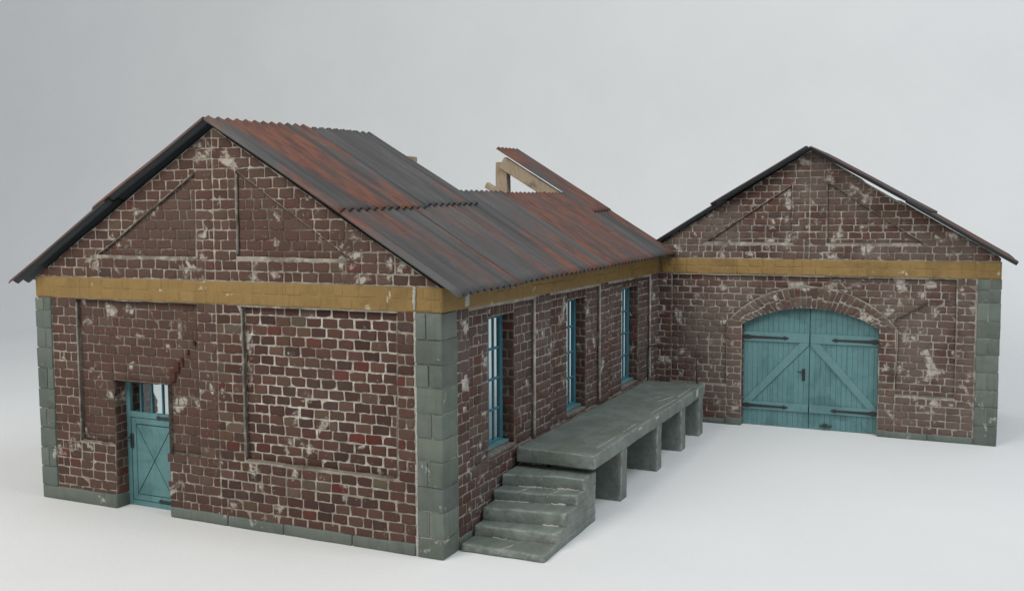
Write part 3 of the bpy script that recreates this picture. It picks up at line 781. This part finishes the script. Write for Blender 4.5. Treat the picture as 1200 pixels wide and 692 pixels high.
st = root('steps', (.6,1.3,0), 'short flight of five worn concrete steps against the grey-green corner pier', 'steps')
zs = [0,.10,.24,.415,.55,.715]; fl = [.36,.73,1.0,1.34,1.62]; frr = [.40,.84,1.13,1.53,1.81]
for k in range(5):
    mb = MB(); bm = box_bm((.045,0,zs[k]-(.02 if k else 0)), (1.2,1,zs[k+1]), .028 if k else .022, .1, 0, k, 3)
    for v in bm.verts:
        t = (v.co.x-.045)/1.155; f0 = fl[k]+(frr[k]-fl[k])*t; v.co.y = f0+(2.30-f0)*v.co.y
        q = v.co*2.3; q2 = v.co*8; v.co += Vector((noise.noise(q)*.012, noise.noise(q+Vector((20,0,k)))*.022, noise.noise(q+Vector((0,20,k)))*.014))+Vector((0,noise.noise(q2),noise.noise(q2+Vector((5,5,5)))))*.007
    mb.add(bm, 'concrete', smooth=True)
    if k < 4:      # crumbly mortar where the next riser meets the tread
        i = 0
        while i < 40:
            n = R.randint(3,9); j = min(40, i+n)
            pts = [(.06+1.13*q/40, fl[k+1]+(frr[k+1]-fl[k+1])*q/40+R.uniform(-.008,.004), zs[k+1]+R.uniform(-.008,.006)) for q in range(i, j+1)]
            if R.random() < .72 and len(pts) > 1: mb.add(tube_bm(pts, R.uniform(.006,.019), 6), 'pale', smooth=True)
            i = j
    for t in ((.5,),(),(),(.3,.68),(.52,))[k]:
        x = .045+1.155*t; f0 = fl[k]+(frr[k]-fl[k])*t
        mb.add(tube_bm([(x-.05,f0+.01,zs[k]+.03),(x-.03,f0-.002,zs[k+1]-.035),(x,f0+.02,zs[k+1]-.004),(x+.04,f0+.13,zs[k+1]-.001),(x+.06,f0+.24,zs[k+1]-.002)], .011, 6), 'pale', smooth=True)
    mb.build('step', st)

mb = MB(); ry = 8.42
mb.add(tube_bm([(.10,ry,.98),(.09,ry,1.3),(.085,ry,1.62),(.10,ry,1.665),(.16,ry,1.69),(.6,ry,1.70),(1.02,ry,1.70),(1.075,ry,1.68),(1.085,ry,1.64),(1.095,ry,1.3),(1.11,ry,.98)], .011), 'iron', smooth=True)
mb.add(tube_bm([(.25,ry,1.69),(.25,ry,1.4),(.26,ry,1.14),(.30,ry,1.10),(.33,ry,1.11)], .010), 'iron', smooth=True)
mb.add(tube_bm([(.63,ry,1.70),(.60,ry,1.45),(.62,ry,1.26)], .008), 'iron', smooth=True)
rl = mb.build('guard_rail', None)
rl['label'] = 'thin bent black wire guard rail standing on the far end of the platform'; rl['category'] = 'rail'

# ------------------------------------------------------------------ seamless paper sweep
bm = bmesh.new(); prof = []
prof += [(-24+2*k, 0) for k in range(20)]            # flat from y=-24 to y=14
Rr = 9.; prof += [(15+Rr*math.sin(a*math.pi/40), Rr-Rr*math.cos(a*math.pi/40)) for a in range(0, 21)]
prof += [(15+Rr, Rr+3*k) for k in range(1, 8)]
rows = [[bm.verts.new((-42+4*i, y, z)) for i in range(23)] for y, z in prof]
for a, b in zip(rows, rows[1:]):
    for i in range(22): f = bm.faces.new((a[i],a[i+1],b[i+1],b[i])); f.smooth = True
me = bpy.data.meshes.new('backdrop'); bm.to_mesh(me); bm.free(); me.materials.append(M['paper'])
bd = bpy.data.objects.new('backdrop', me); COL.objects.link(bd); bd['kind'] = 'structure'; bd['label'] = 'white paper sweep under and behind the two sheds'; bd['category'] = 'backdrop'

# ------------------------------------------------------------------ light
W = bpy.data.worlds.new('World'); S.world = W; W.use_nodes = True
W.node_tree.nodes['Background'].inputs[0].default_value = (.90,.95,1.,1); W.node_tree.nodes['Background'].inputs[1].default_value = .54
def lamp(name, loc, target, size, power, col):
    L = bpy.data.lights.new(name, 'AREA'); L.shape = 'DISK'; L.size = size; L.energy = power; L.color = col
    o = bpy.data.objects.new(name, L); COL.objects.link(o); o.location = loc
    o.rotation_euler = (Vector(target)-Vector(loc)).to_track_quat('-Z','Y').to_euler(); return o
lamp('softbox', (-6,-14,18), (-9,16,5), 13, 3300, (1.,.94,.845))
lamp('softbox', (11,1,20), (-3,24,5), 11, 2500, (.92,.965,1.))

# ------------------------------------------------------------------ camera
cd = bpy.data.cameras.new('camera'); cam = bpy.data.objects.new('camera', cd); COL.objects.link(cam); S.camera = cam
yaw, pitch, roll = CAMROT = (-.42978, -.07910, -.00450)
d = Vector((math.sin(yaw)*math.cos(pitch), math.cos(yaw)*math.cos(pitch), math.sin(pitch)))
r = d.cross(Vector((0,0,1))).normalized(); u = r.cross(d)
r2 = r*math.cos(roll)+u*math.sin(roll); u2 = u*math.cos(roll)-r*math.sin(roll)
mt = Matrix((r2, u2, -d)).transposed().to_4x4(); mt.translation = Vector((5.8044,-10.5728,4.2709)); cam.matrix_world = mt
cd.sensor_width = 36; cd.lens = 36*1152.72/1200; cd.clip_start = .1; cd.clip_end = 300

S.view_settings.view_transform = 'Standard'; S.view_settings.look = 'None'; S.view_settings.gamma = 1; S.view_settings.exposure = 0
S.cycles.max_bounces = 6; S.cycles.use_denoising = True
